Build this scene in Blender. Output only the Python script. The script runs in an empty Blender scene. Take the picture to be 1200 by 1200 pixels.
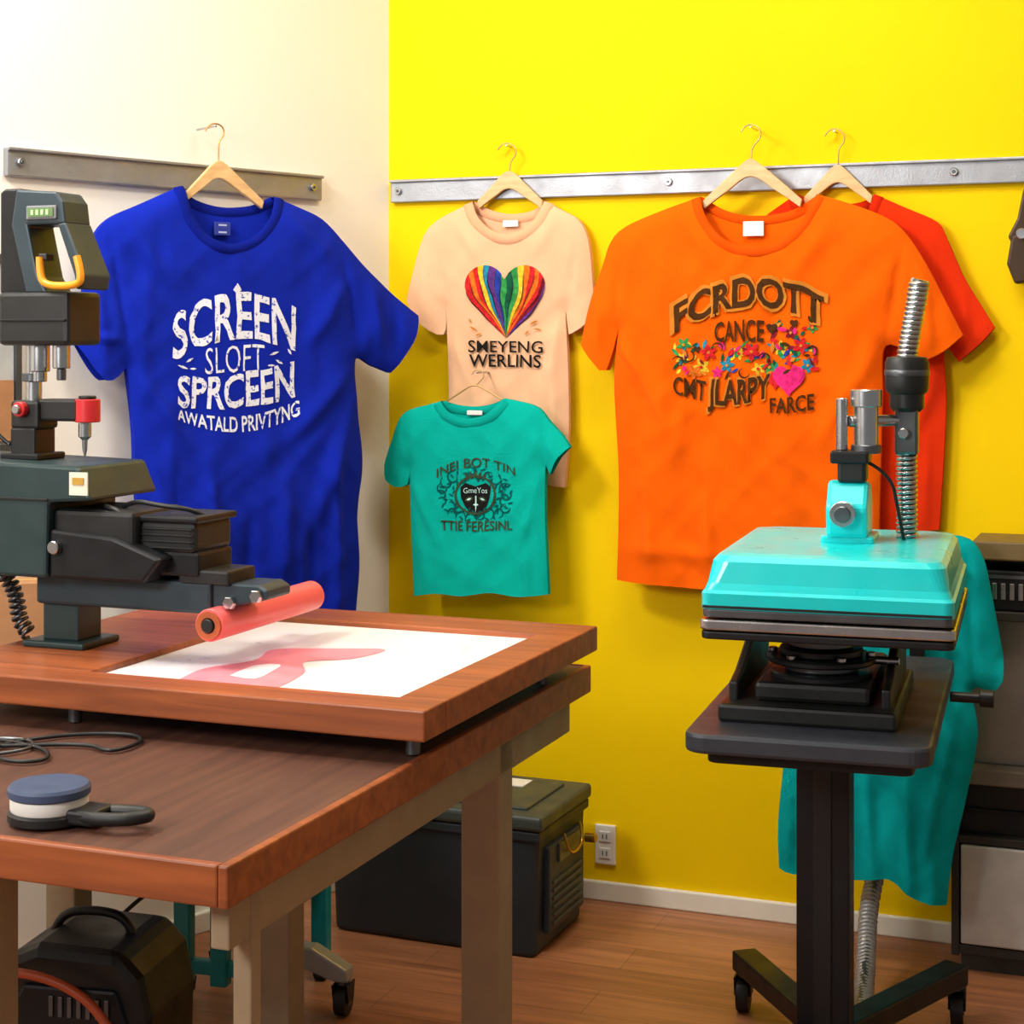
import bpy, bmesh, math, random
from mathutils import Vector, Matrix, noise
from mathutils.geometry import delaunay_2d_cdt
random.seed(4)
scene = bpy.context.scene
scene.view_settings.view_transform = 'Standard'
COL = scene.collection
# ------------------------------------------------------------------ materials
def lin(c):
    return tuple(((v/255)/12.92 if v/255 <= .04045 else ((v/255+.055)/1.055)**2.4) for v in c)+(1,)
MATS = {}
def mat(name, col, rough=.5, metal=0, var=.08, nscale=20, bump=0, bscale=200, spec=.5, sheen=0, coat=0, trans=0, emit=0, base=None):
    if name in MATS: return MATS[name]
    m = bpy.data.materials.new(name); m.use_nodes = True
    nt = m.node_tree; b = nt.nodes['Principled BSDF']
    c = lin(col)
    tc = nt.nodes.new('ShaderNodeTexCoord')
    nz = nt.nodes.new('ShaderNodeTexNoise'); nz.inputs['Scale'].default_value = nscale; nz.inputs['Detail'].default_value = 4
    nt.links.new(tc.outputs['Object'], nz.inputs['Vector'])
    rp = nt.nodes.new('ShaderNodeValToRGB')
    if base:   # distressed ink: worn flecks show the fabric through
        rp.color_ramp.elements[0].position = .33; rp.color_ramp.elements[1].position = .42
        rp.color_ramp.elements[0].color = lin(base); rp.color_ramp.elements[1].color = c
    else:
        rp.color_ramp.elements[0].position = .3; rp.color_ramp.elements[1].position = .7
        rp.color_ramp.elements[0].color = tuple(v*(1-var) for v in c[:3])+(1,)
        rp.color_ramp.elements[1].color = tuple(min(1, v*(1+var)) for v in c[:3])+(1,)
    nt.links.new(nz.outputs['Fac'], rp.inputs['Fac']); nt.links.new(rp.outputs['Color'], b.inputs['Base Color'])
    b.inputs['Roughness'].default_value = rough; b.inputs['Metallic'].default_value = metal
    if not base and spec >= .5:      # subtle wear in the sheen
        n3 = nt.nodes.new('ShaderNodeTexNoise'); n3.inputs['Scale'].default_value = 14; n3.inputs['Detail'].default_value = 6
        nt.links.new(tc.outputs['Object'], n3.inputs['Vector'])
        mr = nt.nodes.new('ShaderNodeMapRange'); mr.inputs['From Min'].default_value = .3; mr.inputs['From Max'].default_value = .7
        mr.inputs['To Min'].default_value = rough*.85; mr.inputs['To Max'].default_value = min(1, rough*1.35)
        nt.links.new(n3.outputs['Fac'], mr.inputs['Value']); nt.links.new(mr.outputs['Result'], b.inputs['Roughness'])
    b.inputs['Specular IOR Level'].default_value = spec
    b.inputs['Sheen Weight'].default_value = sheen; b.inputs['Coat Weight'].default_value = coat
    b.inputs['Transmission Weight'].default_value = trans
    if bump:
        n2 = nt.nodes.new('ShaderNodeTexNoise'); n2.inputs['Scale'].default_value = bscale
        nt.links.new(tc.outputs['Object'], n2.inputs['Vector'])
        bp = nt.nodes.new('ShaderNodeBump'); bp.inputs['Strength'].default_value = bump; bp.inputs['Distance'].default_value = .002
        nt.links.new(n2.outputs['Fac'], bp.inputs['Height']); nt.links.new(bp.outputs['Normal'], b.inputs['Normal'])
    MATS[name] = m
    return m
def woodmat(name, c1, c2, rough=.35, scale=(3, 30, 30), coat=0.0):
    if name in MATS: return MATS[name]
    m = bpy.data.materials.new(name); m.use_nodes = True
    nt = m.node_tree; b = nt.nodes['Principled BSDF']
    tc = nt.nodes.new('ShaderNodeTexCoord'); mp = nt.nodes.new('ShaderNodeMapping'); mp.inputs['Scale'].default_value = scale
    nz = nt.nodes.new('ShaderNodeTexNoise'); nz.inputs['Scale'].default_value = 1.5; nz.inputs['Detail'].default_value = 8; nz.inputs['Distortion'].default_value = .6
    nt.links.new(tc.outputs['Object'], mp.inputs['Vector']); nt.links.new(mp.outputs['Vector'], nz.inputs['Vector'])
    rp = nt.nodes.new('ShaderNodeValToRGB'); rp.color_ramp.elements[0].position = .3; rp.color_ramp.elements[1].position = .72
    rp.color_ramp.elements[0].color = lin(c1); rp.color_ramp.elements[1].color = lin(c2)
    nt.links.new(nz.outputs['Fac'], rp.inputs['Fac']); nt.links.new(rp.outputs['Color'], b.inputs['Base Color'])
    b.inputs['Roughness'].default_value = rough; b.inputs['Coat Weight'].default_value = coat; b.inputs['Coat Roughness'].default_value = .2
    MATS[name] = m; return m
def floormat():
    m = bpy.data.materials.new('floor_planks'); m.use_nodes = True
    nt = m.node_tree; b = nt.nodes['Principled BSDF']; L = nt.links.new
    tc = nt.nodes.new('ShaderNodeTexCoord')
    mp = nt.nodes.new('ShaderNodeMapping'); mp.inputs['Rotation'].default_value = (0, 0, math.radians(21))
    L(tc.outputs['Object'], mp.inputs['Vector'])
    br = nt.nodes.new('ShaderNodeTexBrick')
    br.inputs['Scale'].default_value = 1; br.inputs['Brick Width'].default_value = 1.1; br.inputs['Row Height'].default_value = .13
    br.inputs['Mortar Size'].default_value = .001; br.offset = .37
    br.inputs['Color1'].default_value = lin((178, 120, 82)); br.inputs['Color2'].default_value = lin((166, 110, 74)); br.inputs['Mortar'].default_value = lin((125, 80, 54))
    L(mp.outputs['Vector'], br.inputs['Vector'])
    m2 = nt.nodes.new('ShaderNodeMapping'); m2.inputs['Scale'].default_value = (2, 28, 1); L(mp.outputs['Vector'], m2.inputs['Vector'])
    nz = nt.nodes.new('ShaderNodeTexNoise'); nz.inputs['Scale'].default_value = 1.4; nz.inputs['Detail'].default_value = 8; nz.inputs['Distortion'].default_value = .5
    L(m2.outputs['Vector'], nz.inputs['Vector'])
    rp = nt.nodes.new('ShaderNodeValToRGB'); rp.color_ramp.elements[0].color = (.66, .63, .6, 1); rp.color_ramp.elements[1].color = (1.15, 1.15, 1.15, 1)
    rp.color_ramp.elements[0].position = .3; rp.color_ramp.elements[1].position = .7
    L(nz.outputs['Fac'], rp.inputs['Fac'])
    mx = nt.nodes.new('ShaderNodeMix'); mx.data_type = 'RGBA'; mx.blend_type = 'MULTIPLY'; mx.inputs['Factor'].default_value = 1
    L(br.outputs['Color'], mx.inputs['A']); L(rp.outputs['Color'], mx.inputs['B']); L(mx.outputs['Result'], b.inputs['Base Color'])
    b.inputs['Roughness'].default_value = .42
    return m
M_black = mat('black_plastic', (20, 21, 22), .42, bump=.1)
M_black2 = mat('black_metal', (28, 29, 32), .40, .4)
M_green = mat('dark_green_enamel', (34, 56, 58), .42, .1, coat=.08)
M_slate = mat('slate_enamel', (48, 62, 70), .42, .3)
M_steel = mat('steel', (190, 192, 196), .25, 1)
M_rail = mat('brushed_rail', (158, 160, 166), .42, .75, bump=.2)
M_steeld = mat('dark_steel', (105, 108, 112), .35, .9)
M_red = mat('red_plastic', (205, 40, 45), .35)
M_orangeh = mat('orange_handle', (245, 160, 30), .35)
M_white = mat('white_plastic', (235, 235, 230), .4, var=.02)
M_tealp = mat('teal_enamel', (10, 212, 216), .3, 0, var=.03, coat=.3)
M_teald = mat('teal_paint', (20, 140, 145), .35)
M_taupe = mat('taupe_metal', (160, 140, 112), .5, .1)
M_wood = woodmat('varnished_wood', (126, 62, 28), (172, 92, 44), .5, (2, 30, 30), .08)
M_wooddk = woodmat('dark_desk_wood', (72, 43, 33), (104, 66, 49), .52, (30, 2, 30), .05)
M_hang = woodmat('hanger_wood', (205, 160, 105), (235, 195, 140), .45, (10, 40, 40))
M_card = mat('cardboard', (176, 126, 84), .8)
# ------------------------------------------------------------------ helpers
def empty(name, loc, rz=0):
    e = bpy.data.objects.new(name, None); e.empty_display_size = .1
    COL.objects.link(e); e.location = loc; e.rotation_euler = (0, 0, math.radians(rz)); return e
def mesh_obj(name, verts, faces, m, parent=None, smooth=False):
    me = bpy.data.meshes.new(name); me.from_pydata([tuple(v) for v in verts], [], faces); me.update()
    bm = bmesh.new(); bm.from_mesh(me); bmesh.ops.recalc_face_normals(bm, faces=bm.faces); bm.to_mesh(me); bm.free()
    o = bpy.data.objects.new(name, me); COL.objects.link(o)
    if m: me.materials.append(m)
    if parent: o.parent = parent
    if smooth:
        for p in me.polygons: p.use_smooth = True
    return o
def bev(o, w, seg=2):
    if w > 0:
        b = o.modifiers.new('bevel', 'BEVEL'); b.width = w; b.segments = seg; b.limit_method = 'ANGLE'; b.angle_limit = math.radians(35)
    return o
def box(name, p, x0, x1, y0, y1, z0, z1, m, bevel=.003, rot=None, taper=None, seg=2):
    cx, cy, cz = (x0+x1)/2, (y0+y1)/2, (z0+z1)/2
    hx, hy, hz = abs(x1-x0)/2, abs(y1-y0)/2, abs(z1-z0)/2
    tx = taper if taper else 1
    vs = []
    for sz in (-1, 1):
        k = tx if sz < 0 else 1
        for sx, sy in ((-1, -1), (1, -1), (1, 1), (-1, 1)):
            vs.append((sx*hx*k, sy*hy*k, sz*hz))
    fs = [(0, 3, 2, 1), (4, 5, 6, 7), (0, 1, 5, 4), (1, 2, 6, 5), (2, 3, 7, 6), (3, 0, 4, 7)]
    o = mesh_obj(name, vs, fs, m, p); o.location = (cx, cy, cz)
    if rot: o.rotation_euler = tuple(math.radians(r) for r in rot)
    return bev(o, bevel, seg)
def lathe(name, p, prof, m, loc=(0, 0, 0), rot=(0, 0, 0), n=40, smooth=True):
    vs = []; fs = []
    for r, z in prof:
        for i in range(n):
            a = 2*math.pi*i/n; vs.append((r*math.cos(a), r*math.sin(a), z))
    for j in range(len(prof)-1):
        for i in range(n):
            k = (i+1) % n; fs.append((j*n+i, j*n+k, (j+1)*n+k, (j+1)*n+i))
    fs.append(tuple(reversed(range(n)))); fs.append(tuple((len(prof)-1)*n+i for i in range(n)))
    o = mesh_obj(name, vs, fs, m, p)
    if smooth:
        for q in o.data.polygons: q.use_smooth = len(q.vertices) == 4
        es = o.modifiers.new('es', 'EDGE_SPLIT'); es.split_angle = math.radians(35)
    o.location = loc; o.rotation_euler = tuple(math.radians(r) for r in rot)
    return o
def cyl(name, p, r, z0, z1, m, xy=(0, 0), rot=None, c=.0015, n=36):
    return lathe(name, p, [(r-c, z0), (r, z0+c), (r, z1-c), (r-c, z1)], m, (xy[0], xy[1], 0), rot or (0, 0, 0), n)
def rod(name, p, a, b, r, m, n=24, r2=None):
    a = Vector(a); b = Vector(b); d = b-a; L = d.length; c = min(.0015, r*.3); r2 = r2 or r
    o = lathe(name, p, [(r-c, 0), (r, c), (r2, L-c), (r2-c, L)], m, n=n)
    o.location = a; o.rotation_mode = 'QUATERNION'; o.rotation_quaternion = Vector((0, 0, 1)).rotation_difference(d.normalized()); return o
def prism(name, p, pts, y0, y1, m, bevel=.003, axis='y'):
    n = len(pts); vs = []
    for y in (y0, y1):
        for a, b in pts: vs.append((a, y, b) if axis == 'y' else ((a, b, y) if axis == 'z' else (y, a, b)))
    fs = [tuple(range(n)), tuple(reversed(range(n, 2*n)))]+[(i, (i+1) % n, (i+1) % n+n, i+n) for i in range(n)]
    return bev(mesh_obj(name, vs, fs, m, p), bevel)
def tube(name, p, pts, r, m, cyclic=False, nurbs=True):
    cu = bpy.data.curves.new(name, 'CURVE'); cu.dimensions = '3D'; cu.bevel_depth = r; cu.bevel_resolution = 4; cu.resolution_u = 8
    sp = cu.splines.new('NURBS' if nurbs else 'POLY'); sp.points.add(len(pts)-1)
    for i, q in enumerate(pts): sp.points[i].co = (*q, 1)
    if nurbs: sp.order_u = 3; sp.use_endpoint_u = True
    sp.use_cyclic_u = cyclic; cu.use_fill_caps = True
    cu.materials.append(m)
    o = bpy.data.objects.new(name, cu); COL.objects.link(o)
    if p: o.parent = p
    return o
def catmull(pts, step):
    out = []; n = len(pts)
    for i in range(n-1):
        p0 = Vector(pts[max(i-1, 0)]); p1 = Vector(pts[i]); p2 = Vector(pts[i+1]); p3 = Vector(pts[min(i+2, n-1)])
        k = max(1, int((p2-p1).length/step))
        for j in range(k):
            t = j/k
            out.append(.5*((2*p1)+(p2-p0)*t+(2*p0-5*p1+4*p2-p3)*t*t+(3*p1-p0-3*p2+p3)*t**3))
    out.append(Vector(pts[-1])); return out
def coil(name, p, pts, R, r, m, pitch):
    path = catmull([Vector(q) for q in pts], .01); out = []; acc = 0
    for i in range(len(path)-1):
        a, b = path[i], path[i+1]; d = (b-a); L = d.length
        if L == 0: continue
        d.normalize(); u = d.cross(Vector((0.3, 1, 0.1))).normalized(); v = d.cross(u)
        k = max(1, int(L/pitch*9))
        for j in range(k):
            ph = (acc+L*j/k)/pitch*2*math.pi
            out.append(a.lerp(b, j/k)+u*R*math.cos(ph)+v*R*math.sin(ph))
        acc += L
    return tube(name, p, out, r, m, nurbs=False)
def rrect(x0, x1, y0, y1, r, n=6):
    pts = []
    for cx, cy, a0 in ((x1-r, y1-r, 0), (x0+r, y1-r, 90), (x0+r, y0+r, 180), (x1-r, y0+r, 270)):
        for i in range(n+1):
            a = math.radians(a0+90*i/n); pts.append((cx+r*math.cos(a), cy+r*math.sin(a)))
    return pts
# ------------------------------------------------------------------ room
CX, CY = -.312, 4.334
YD = Vector((.933, -.3596)); WD = Vector((-.682, -.7315))
def wall(name, d, L, m, inward, h=2.9):
    th = .1; a = Vector((CX, CY)); b = a+d*L; off = -inward*th
    vs = []
    for z in (0, h):
        for q in (a, b, b+off, a+off): vs.append((q.x, q.y, z))
    fs = [(0, 1, 2, 3), (4, 7, 6, 5), (0, 4, 5, 1), (1, 5, 6, 2), (2, 6, 7, 3), (3, 7, 4, 0)]
    return mesh_obj(name, vs, fs, m)
M_yel = mat('yellow_paint', (246, 206, 0), .65, var=.035, nscale=1.6, bump=.15, bscale=90, spec=.10)
M_wht = mat('white_paint', (248, 243, 232), .6, var=.01, nscale=3, bump=.12, bscale=90, spec=.3)
nY = Vector((-.3596, -.933)); nW = Vector((.7315, -.682))
wall('wall_back', YD, 3.6, M_yel, nY)
wall('wall_left', WD, 5.6, M_wht, nW)
M_floor = floormat()
FF = [(0, 3, 2, 1), (4, 5, 6, 7), (0, 1, 5, 4), (1, 2, 6, 5), (2, 3, 7, 6), (3, 0, 4, 7)]
mesh_obj('floor', [(-5, -1.5, -.05), (4, -1.5, -.05), (4, 5, -.05), (-5, 5, -.05), (-5, -1.5, 0), (4, -1.5, 0), (4, 5, 0), (-5, 5, 0)], FF, M_floor)
mesh_obj('ceiling', [(-5, -1.5, 2.9), (4, -1.5, 2.9), (4, 5, 2.9), (-5, 5, 2.9), (-5, -1.5, 2.95), (4, -1.5, 2.95), (4, 5, 2.95), (-5, 5, 2.95)], FF, mat('ceiling_paint', (245, 242, 232), .7))
RY = -math.degrees(math.atan2(.3596, .933)); RW = math.degrees(math.atan2(.7315, .682))
M_trim = mat('trim_paint', (240, 236, 222), .4, var=.02)
def wall_strip(name, d, n, s0, s1, z0, z1, th, m, bevel=.002):
    a = Vector((CX, CY))+d*s0; b = Vector((CX, CY))+d*s1; vs = []
    for z in (z0, z1):
        for q in (a, b, b+n*th, a+n*th): vs.append((q.x, q.y, z))
    fs = [(0, 1, 2, 3), (4, 7, 6, 5), (0, 4, 5, 1), (1, 5, 6, 2), (2, 6, 7, 3), (3, 7, 4, 0)]
    return bev(mesh_obj(name, vs, fs, m), bevel)
wall_strip('baseboard_back', YD, nY, .012, 3.5, 0, .047, .014, M_trim, .004)
wall_strip('baseboard_left', WD, nW, .012, 5.5, 0, .047, .014, M_trim, .004)
def rail(name, d, n, s0, s1, z0, z1, bolts, rz, sign):
    e = empty(name, (CX, CY, 0), rz)
    X0, X1 = (s0, s1) if sign > 0 else (-s1, -s0)
    box('plate', e, X0, X1, -.018, 0, z0, z1, M_rail, .003)
    box('lip', e, X0, X1, -.026, -.018, z1-.007, z1, M_rail, .002)
    for s in bolts:
        s = s*sign
        rod('bolt', e, (s, -.018, (z0+z1)/2), (s, -.026, (z0+z1)/2), .009, M_steel)
        rod('bolt_core', e, (s, -.026, (z0+z1)/2), (s, -.028, (z0+z1)/2), .004, M_steeld)
rail('wall_rail', YD, nY, .012, 3.3, 1.700, 1.757, [.035, .74, 1.40, 2.0], RY, 1)
rail('wall_rail', WD, nW, .238, 1.09, 1.692, 1.752, [.27, 1.06], RW, -1)
e = empty('wall_outlet', (CX+YD.x*.578, CY+YD.y*.578, .135), RY)
box('cover_plate', e, -.026, .026, -.008, 0, -.048, .048, M_trim, .003)
for dz in (-.02, .02):
    box('socket', e, -.014, .014, -.011, -.007, dz-.013, dz+.013, M_white, .004)
    for dx in (-.005, .005): box('slot', e, dx-.0012, dx+.0012, -.0116, -.010, dz-.005, dz+.006, M_black, 0)
# ------------------------------------------------------------------ T-shirts (pattern drafted in ~2 mm units)
def dseg(p, a, b):
    ab = b-a; L = ab.length_squared
    t = 0 if L == 0 else max(0, min(1, (p-a).dot(ab)/L))
    return (p-(a+ab*t)).length, t
def pip(p, poly):
    c = False; n = len(poly); j = n-1
    for i in range(n):
        a, b = poly[i], poly[j]
        if (a.y > p.y) != (b.y > p.y) and p.x < (b.x-a.x)*(p.y-a.y)/(b.y-a.y)+a.x: c = not c
        j = i
    return c
class Shirt:
    def __init__(s, name, loc, rz, cx, a, b, za, zb, front_neck, back_neck, segs, m, mrib, T=.028, folds=(), seed=0, amp=.006, step=5, vfold=1.0):
        s.e = empty(name, loc, rz); s.cx, s.a, s.b, s.za, s.zb = cx, a, b, za, zb
        s.folds = [(Vector(f[:2]), Vector(f[2:4]), f[4]*.8, f[5]*1.5) for f in folds]; s.seed = seed; s.amp = amp*1.25; s.T = T*.65; s.vfold = vfold
        sm = [catmull(q, 7) for q in segs]      # R_top,R_hem,R_side,hem,L_side,L_hem,L_top
        s.seams = [sm[i] for i in (0, 2, 4, 6)]
        ys = [q[1] for g in segs for q in g]; s.y0, s.y1 = min(ys), max(ys)
        body = []
        for g in sm: body += g[:-1]
        fn = catmull(front_neck, 6) if front_neck else None; bn = catmull(back_neck, 6) if back_neck else None
        s.prints = {}; s.calm = None
        s.body = body; s.m = m; s.mrib = mrib; s.step = step; s.fn, s.bn = fn, bn
    def build(s, calm=None):
        s.calm = calm
        for side, nk in (('front', s.fn), ('back', s.bn)):
            poly = (nk[:-1] if nk else [])+s.body
            s.panel(side, poly, s.m, s.step)
        vs = []; fs = []
        for g in s.seams:
            for i, q in enumerate(g):
                vs += [s.P(q, s.front(q)), s.P(q, s.back(q))]
                if i: k = len(vs); fs.append((k-4, k-3, k-1, k-2))
        mesh_obj('seam', vs, fs, s.m, s.e, True)
        if s.fn:
            s.ribbon('collar_front', s.fn, s.mrib, True); s.ribbon('collar_back', s.bn, s.mrib, False)
        return s
    def P(s, q, y):
        u = q.x-s.cx; return (s.a*u+s.b*u*u, y, (400-q.y)*(s.za+s.zb*u))
    def thick(s, q):
        d = 1e9
        for g in s.seams:
            for i in range(len(g)-1):
                dd = dseg(q, g[i], g[i+1])[0]
                if dd < d: d = dd
        return 1-math.exp(-d/12)
    def relief(s, q):
        h = (q.y-s.y0)/(s.y1-s.y0)
        wx = q.x+12*noise.noise(Vector((q.x*.01, q.y*.01, s.seed+3)))
        def ridge(n): return (1-abs(n)*2.6)
        n1 = ridge(noise.noise(Vector((wx*.026+q.y*.002, q.y*.0026, s.seed))))
        n2 = ridge(noise.noise(Vector((wx*.022+q.y*.022, (q.y-q.x)*.004, s.seed+5))))
        n4 = ridge(noise.noise(Vector((wx*.021-q.y*.025, (q.y+q.x)*.004, s.seed+15))))
        n3 = noise.noise(Vector((q.x*.05, q.y*.02, s.seed+9)))
        k = 1
        if s.calm:
            x0, x1, y0, y1 = s.calm
            dx = max(x0-q.x, 0, q.x-x1); dy = max(y0-q.y, 0, q.y-y1); k = .28+.72*min(1, math.hypot(dx, dy)/30)
        v = s.amp*k*(s.vfold*(.3+1.6*h)*n1*.65 + .42*n2 + .36*n4 + .3*n3)
        for A, B, w, am in s.folds:
            d, t = dseg(q, A, B)
            if d < 3*w: v += am*math.exp(-(d/w)**2)*math.sin(math.pi*min(1, max(0, .08+.84*t)))
        return v
    def front(s, q):
        t = s.thick(q)
        return min(-.003, -(.008+s.T*t+s.relief(q)*(.25+.75*t)))
    def back(s, q):
        return .008+.004*s.thick(q)
    def panel(s, side, poly, m, step):
        pts = [Vector((q.x, q.y)) for q in poly]; nb = len(pts)
        x0 = min(q.x for q in pts); x1 = max(q.x for q in pts); y0 = min(q.y for q in pts); y1 = max(q.y for q in pts)
        st = step if side == 'front' else 14
        inn = []; r = 0; y = y0+st/2
        while y < y1:
            x = x0+(st/2 if r % 2 else 0)
            while x < x1:
                p = Vector((x, y))
                if pip(p, pts) and min(dseg(p, pts[i], pts[(i+1) % nb])[0] for i in range(nb)) > st*.45: inn.append(p)
                x += st
            y += st*.87; r += 1
        V, E, F, *_ = delaunay_2d_cdt(pts+inn, [], [list(range(nb))], 1, 1e-4)
        f = s.front if side == 'front' else s.back
        mesh_obj(side+'_panel', [s.P(q, f(q)) for q in V], [tuple(q) for q in F], m, s.e, True)
    def ribbon(s, name, line, m, fr):
        vs = []; fs = []; prof = [(-.5, 0), (0, .002), (5, .0026), (9.5, .0021), (10.5, 0), (11.5, -.0012)]; K = len(prof)
        for i, q in enumerate(line):
            a = line[max(i-1, 0)]; b = line[min(i+1, len(line)-1)]; t = (b-a).normalized(); n = Vector((-t.y, t.x))
            if n.y < 0: n = -n
            for w, h in prof:
                r = q+n*w
                if fr: y = s.front(q)*.6+s.front(r)*.4-h
                else: y = s.back(q)-h
                vs.append(s.P(r, y))
            if i:
                k = len(vs)-K
                for j in range(K-1): fs.append((k-K+j, k-K+j+1, k+j+1, k+j))
        mesh_obj(name, vs, fs, m, s.e, True)
    def add(s, key, verts, faces):
        L = s.prints.setdefault(key, [[], []]); o = len(L[0]); L[0] += verts; L[1] += [tuple(i+o for i in f) for f in faces]
    def poly(s, key, pts):
        n = len(pts); s.add(key, [Vector((x, y)) for x, y in pts], [tuple(range(n))])
    def text(s, key, txt, x0, x1, top, bot, off=0.0, wob=0.0):
        cu = bpy.data.curves.new('t', 'FONT'); cu.body = txt; cu.resolution_u = 3; cu.offset = off
        ob = bpy.data.objects.new('t', cu); COL.objects.link(ob); bpy.context.view_layer.update()
        me = bpy.data.meshes.new_from_object(ob.evaluated_get(bpy.context.evaluated_depsgraph_get()))
        vs = [Vector(v.co[:2]) for v in me.vertices]; fs = [tuple(p.vertices) for p in me.polygons]
        bpy.data.objects.remove(ob); bpy.data.meshes.remove(me)
        ax = min(v.x for v in vs); bx = max(v.x for v in vs); ay = min(v.y for v in vs); by = max(v.y for v in vs)
        def q3(p, t): return p[0]*(1-t)*(1-2*t)+p[1]*4*t*(1-t)+p[2]*t*(2*t-1)
        out = []
        bm = bmesh.new(); bv = [bm.verts.new(((v.x-ax)/(bx-ax)*(x1-x0), (v.y-ay)/(by-ay)*30, 0)) for v in vs]
        for f in fs:
            try: bm.faces.new([bv[i] for i in f])
            except ValueError: pass
        for _ in range(2):
            es = [e for e in bm.edges if e.calc_length() > 6]
            if es: bmesh.ops.subdivide_edges(bm, edges=es, cuts=1); bmesh.ops.triangulate(bm, faces=bm.faces)
        bm.verts.index_update()
        for v in bm.verts:
            u = v.co.x/(x1-x0); w = v.co.y/30
            T = q3(top, u); B = q3(bot, u); q = Vector((x0+u*(x1-x0), B+(T-B)*w))
            if wob:
                g = noise.noise_vector(Vector((q.x*.06, q.y*.05, 3.3))); h = noise.noise_vector(Vector((q.x*.25, q.y*.25, 8.3)))
                q = q+Vector((g.x*wob*3+h.x*wob, g.y*wob*4+h.y*wob))
            out.append(q)
        F = [tuple(v.index for v in f.verts) for f in bm.faces]; bm.free()
        s.add(key, out, F)
    def finish(s, mats, order):
        for lvl, key in enumerate(order):
            if key not in s.prints: continue
            V, F = s.prints[key]
            bm = bmesh.new(); bv = [bm.verts.new((v.x, v.y, 0)) for v in V]
            for f in F:
                try: bm.faces.new([bv[i] for i in f])
                except ValueError: pass
            bmesh.ops.triangulate(bm, faces=bm.faces)
            for _ in range(3):
                es = [e for e in bm.edges if e.calc_length() > 7]
                if not es: break
                bmesh.ops.subdivide_edges(bm, edges=es, cuts=1); bmesh.ops.triangulate(bm, faces=bm.faces)
            bm.verts.index_update()
            vs = []
            for v in bm.verts:
                q = Vector((v.co.x, v.co.y)); vs.append(s.P(q, s.front(q)-.0014-.0005*lvl))
            mesh_obj('print_'+key, vs, [tuple(v.index for v in f.verts) for f in bm.faces], mats[key], s.e, True); bm.free()
    def hanger(s, apex, L, R, hook, wall_gap, wire=False, m=M_hang):
        ax, ay = apex
        if not wire:
            top = catmull([L, ((L[0]+ax)/2, (L[1]+ay)/2-3), (ax-5, ay), (ax+5, ay), ((R[0]+ax)/2, (R[1]+ay)/2-3), R], 5)
            bot = catmull([(R[0]-2, R[1]+9), ((R[0]+ax)/2, (R[1]+ay)/2+13), (ax, ay+19), ((L[0]+ax)/2, (L[1]+ay)/2+13), (L[0]+2, L[1]+9)], 5)
            pts = []
            for q in top+bot:
                x, _, z = s.P(q, 0); pts.append((x, z))
            prism('hanger_arms', s.e, pts, -.006, .006, m, .002)
            st = .0018
        else:
            tube('hanger_arms', s.e, [s.P(Vector(q), 0) for q in (L, ((L[0]+ax)/2, (L[1]+ay)/2), (ax, ay), ((R[0]+ax)/2, (R[1]+ay)/2), R)], .002, m); st = .0014
        hx, hy, r = hook
        pts = [Vector((ax, ay+4)), Vector((ax, hy+r+6))]+[Vector((hx+r*math.cos(math.radians(a)), hy-r*math.sin(math.radians(a)))) for a in (-60, -25, 10, 45, 90, 135, 170)]
        tube('hook', s.e, [s.P(q, 0) for q in pts], st, mat('hook_brass', (200, 160, 100), .3, .8) if not wire else m)
        x, _, z = s.P(Vector((hx, hy-r+1.8)), 0)
        rod('peg', s.e, (x, -.006, z-.004), (x, wall_gap, z-.004), .0025, M_steel)
def fab(name, c): return mat(name, c, .95, 0, var=.06, nscale=8, bump=.5, bscale=600, spec=.04, sheen=.02)
F_blue = fab('blue_cotton', (20, 40, 168)); F_blueR = fab('blue_rib', (15, 30, 136))
F_peach = fab('peach_cotton', (240, 188, 148)); F_peachR = fab('peach_rib', (236, 176, 136))
F_teal = fab('teal_cotton', (8, 176, 160)); F_tealR = fab('teal_rib', (8, 160, 146))
F_or = fab('orange_cotton', (246, 98, 8)); F_orR = fab('orange_rib', (236, 82, 8))
F_red = fab('red_cotton', (226, 52, 16)); F_redR = fab('red_rib', (200, 40, 12))
F_aqua = fab('aqua_cotton', (6, 162, 162))
P_white = mat('print_white', (232, 236, 248), .8, nscale=130, base=(50, 68, 180), spec=.1)
P_black = mat('print_black', (28, 24, 24), .8, spec=.1); P_brown = mat('print_brown', (72, 42, 16), .8, var=.25, nscale=160, spec=.1)
P_tan = mat('print_tan', (204, 124, 40), .8, spec=.1); P_dteal = mat('print_dark_teal', (6, 84, 82), .8, var=.2, nscale=160, spec=.1)
PM = {'white': P_white, 'black': P_black, 'brown': P_brown, 'tan': P_tan, 'dteal': P_dteal, 'lightteal': mat('print_light_teal', (190, 235, 225), .8), 'olive': mat('print_olive', (58, 72, 50), .8, spec=.1)}
for k, c in dict(c_red=(205, 35, 40), c_orange=(240, 110, 30), c_yellow=(236, 190, 50), c_green=(50, 140, 70), c_cyan=(30, 130, 160), c_blue=(40, 60, 150), c_purple=(90, 45, 120), c_pink=(232, 40, 120), c_maroon=(120, 25, 45), c_dgreen=(20, 84, 60)).items():
    PM[k] = mat('print_'+k, c, .8, var=.35, nscale=90, spec=.1)
def heart(cx, cy, w, h, n=40):
    pts = []
    for i in range(n):
        t = 2*math.pi*i/n
        pts.append((cx+w/2*math.sin(t)**3, cy-h/2*((13*math.cos(t)-5*math.cos(2*t)-2*math.cos(3*t)-math.cos(4*t))+2.5)/14.5))
    return pts
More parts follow.
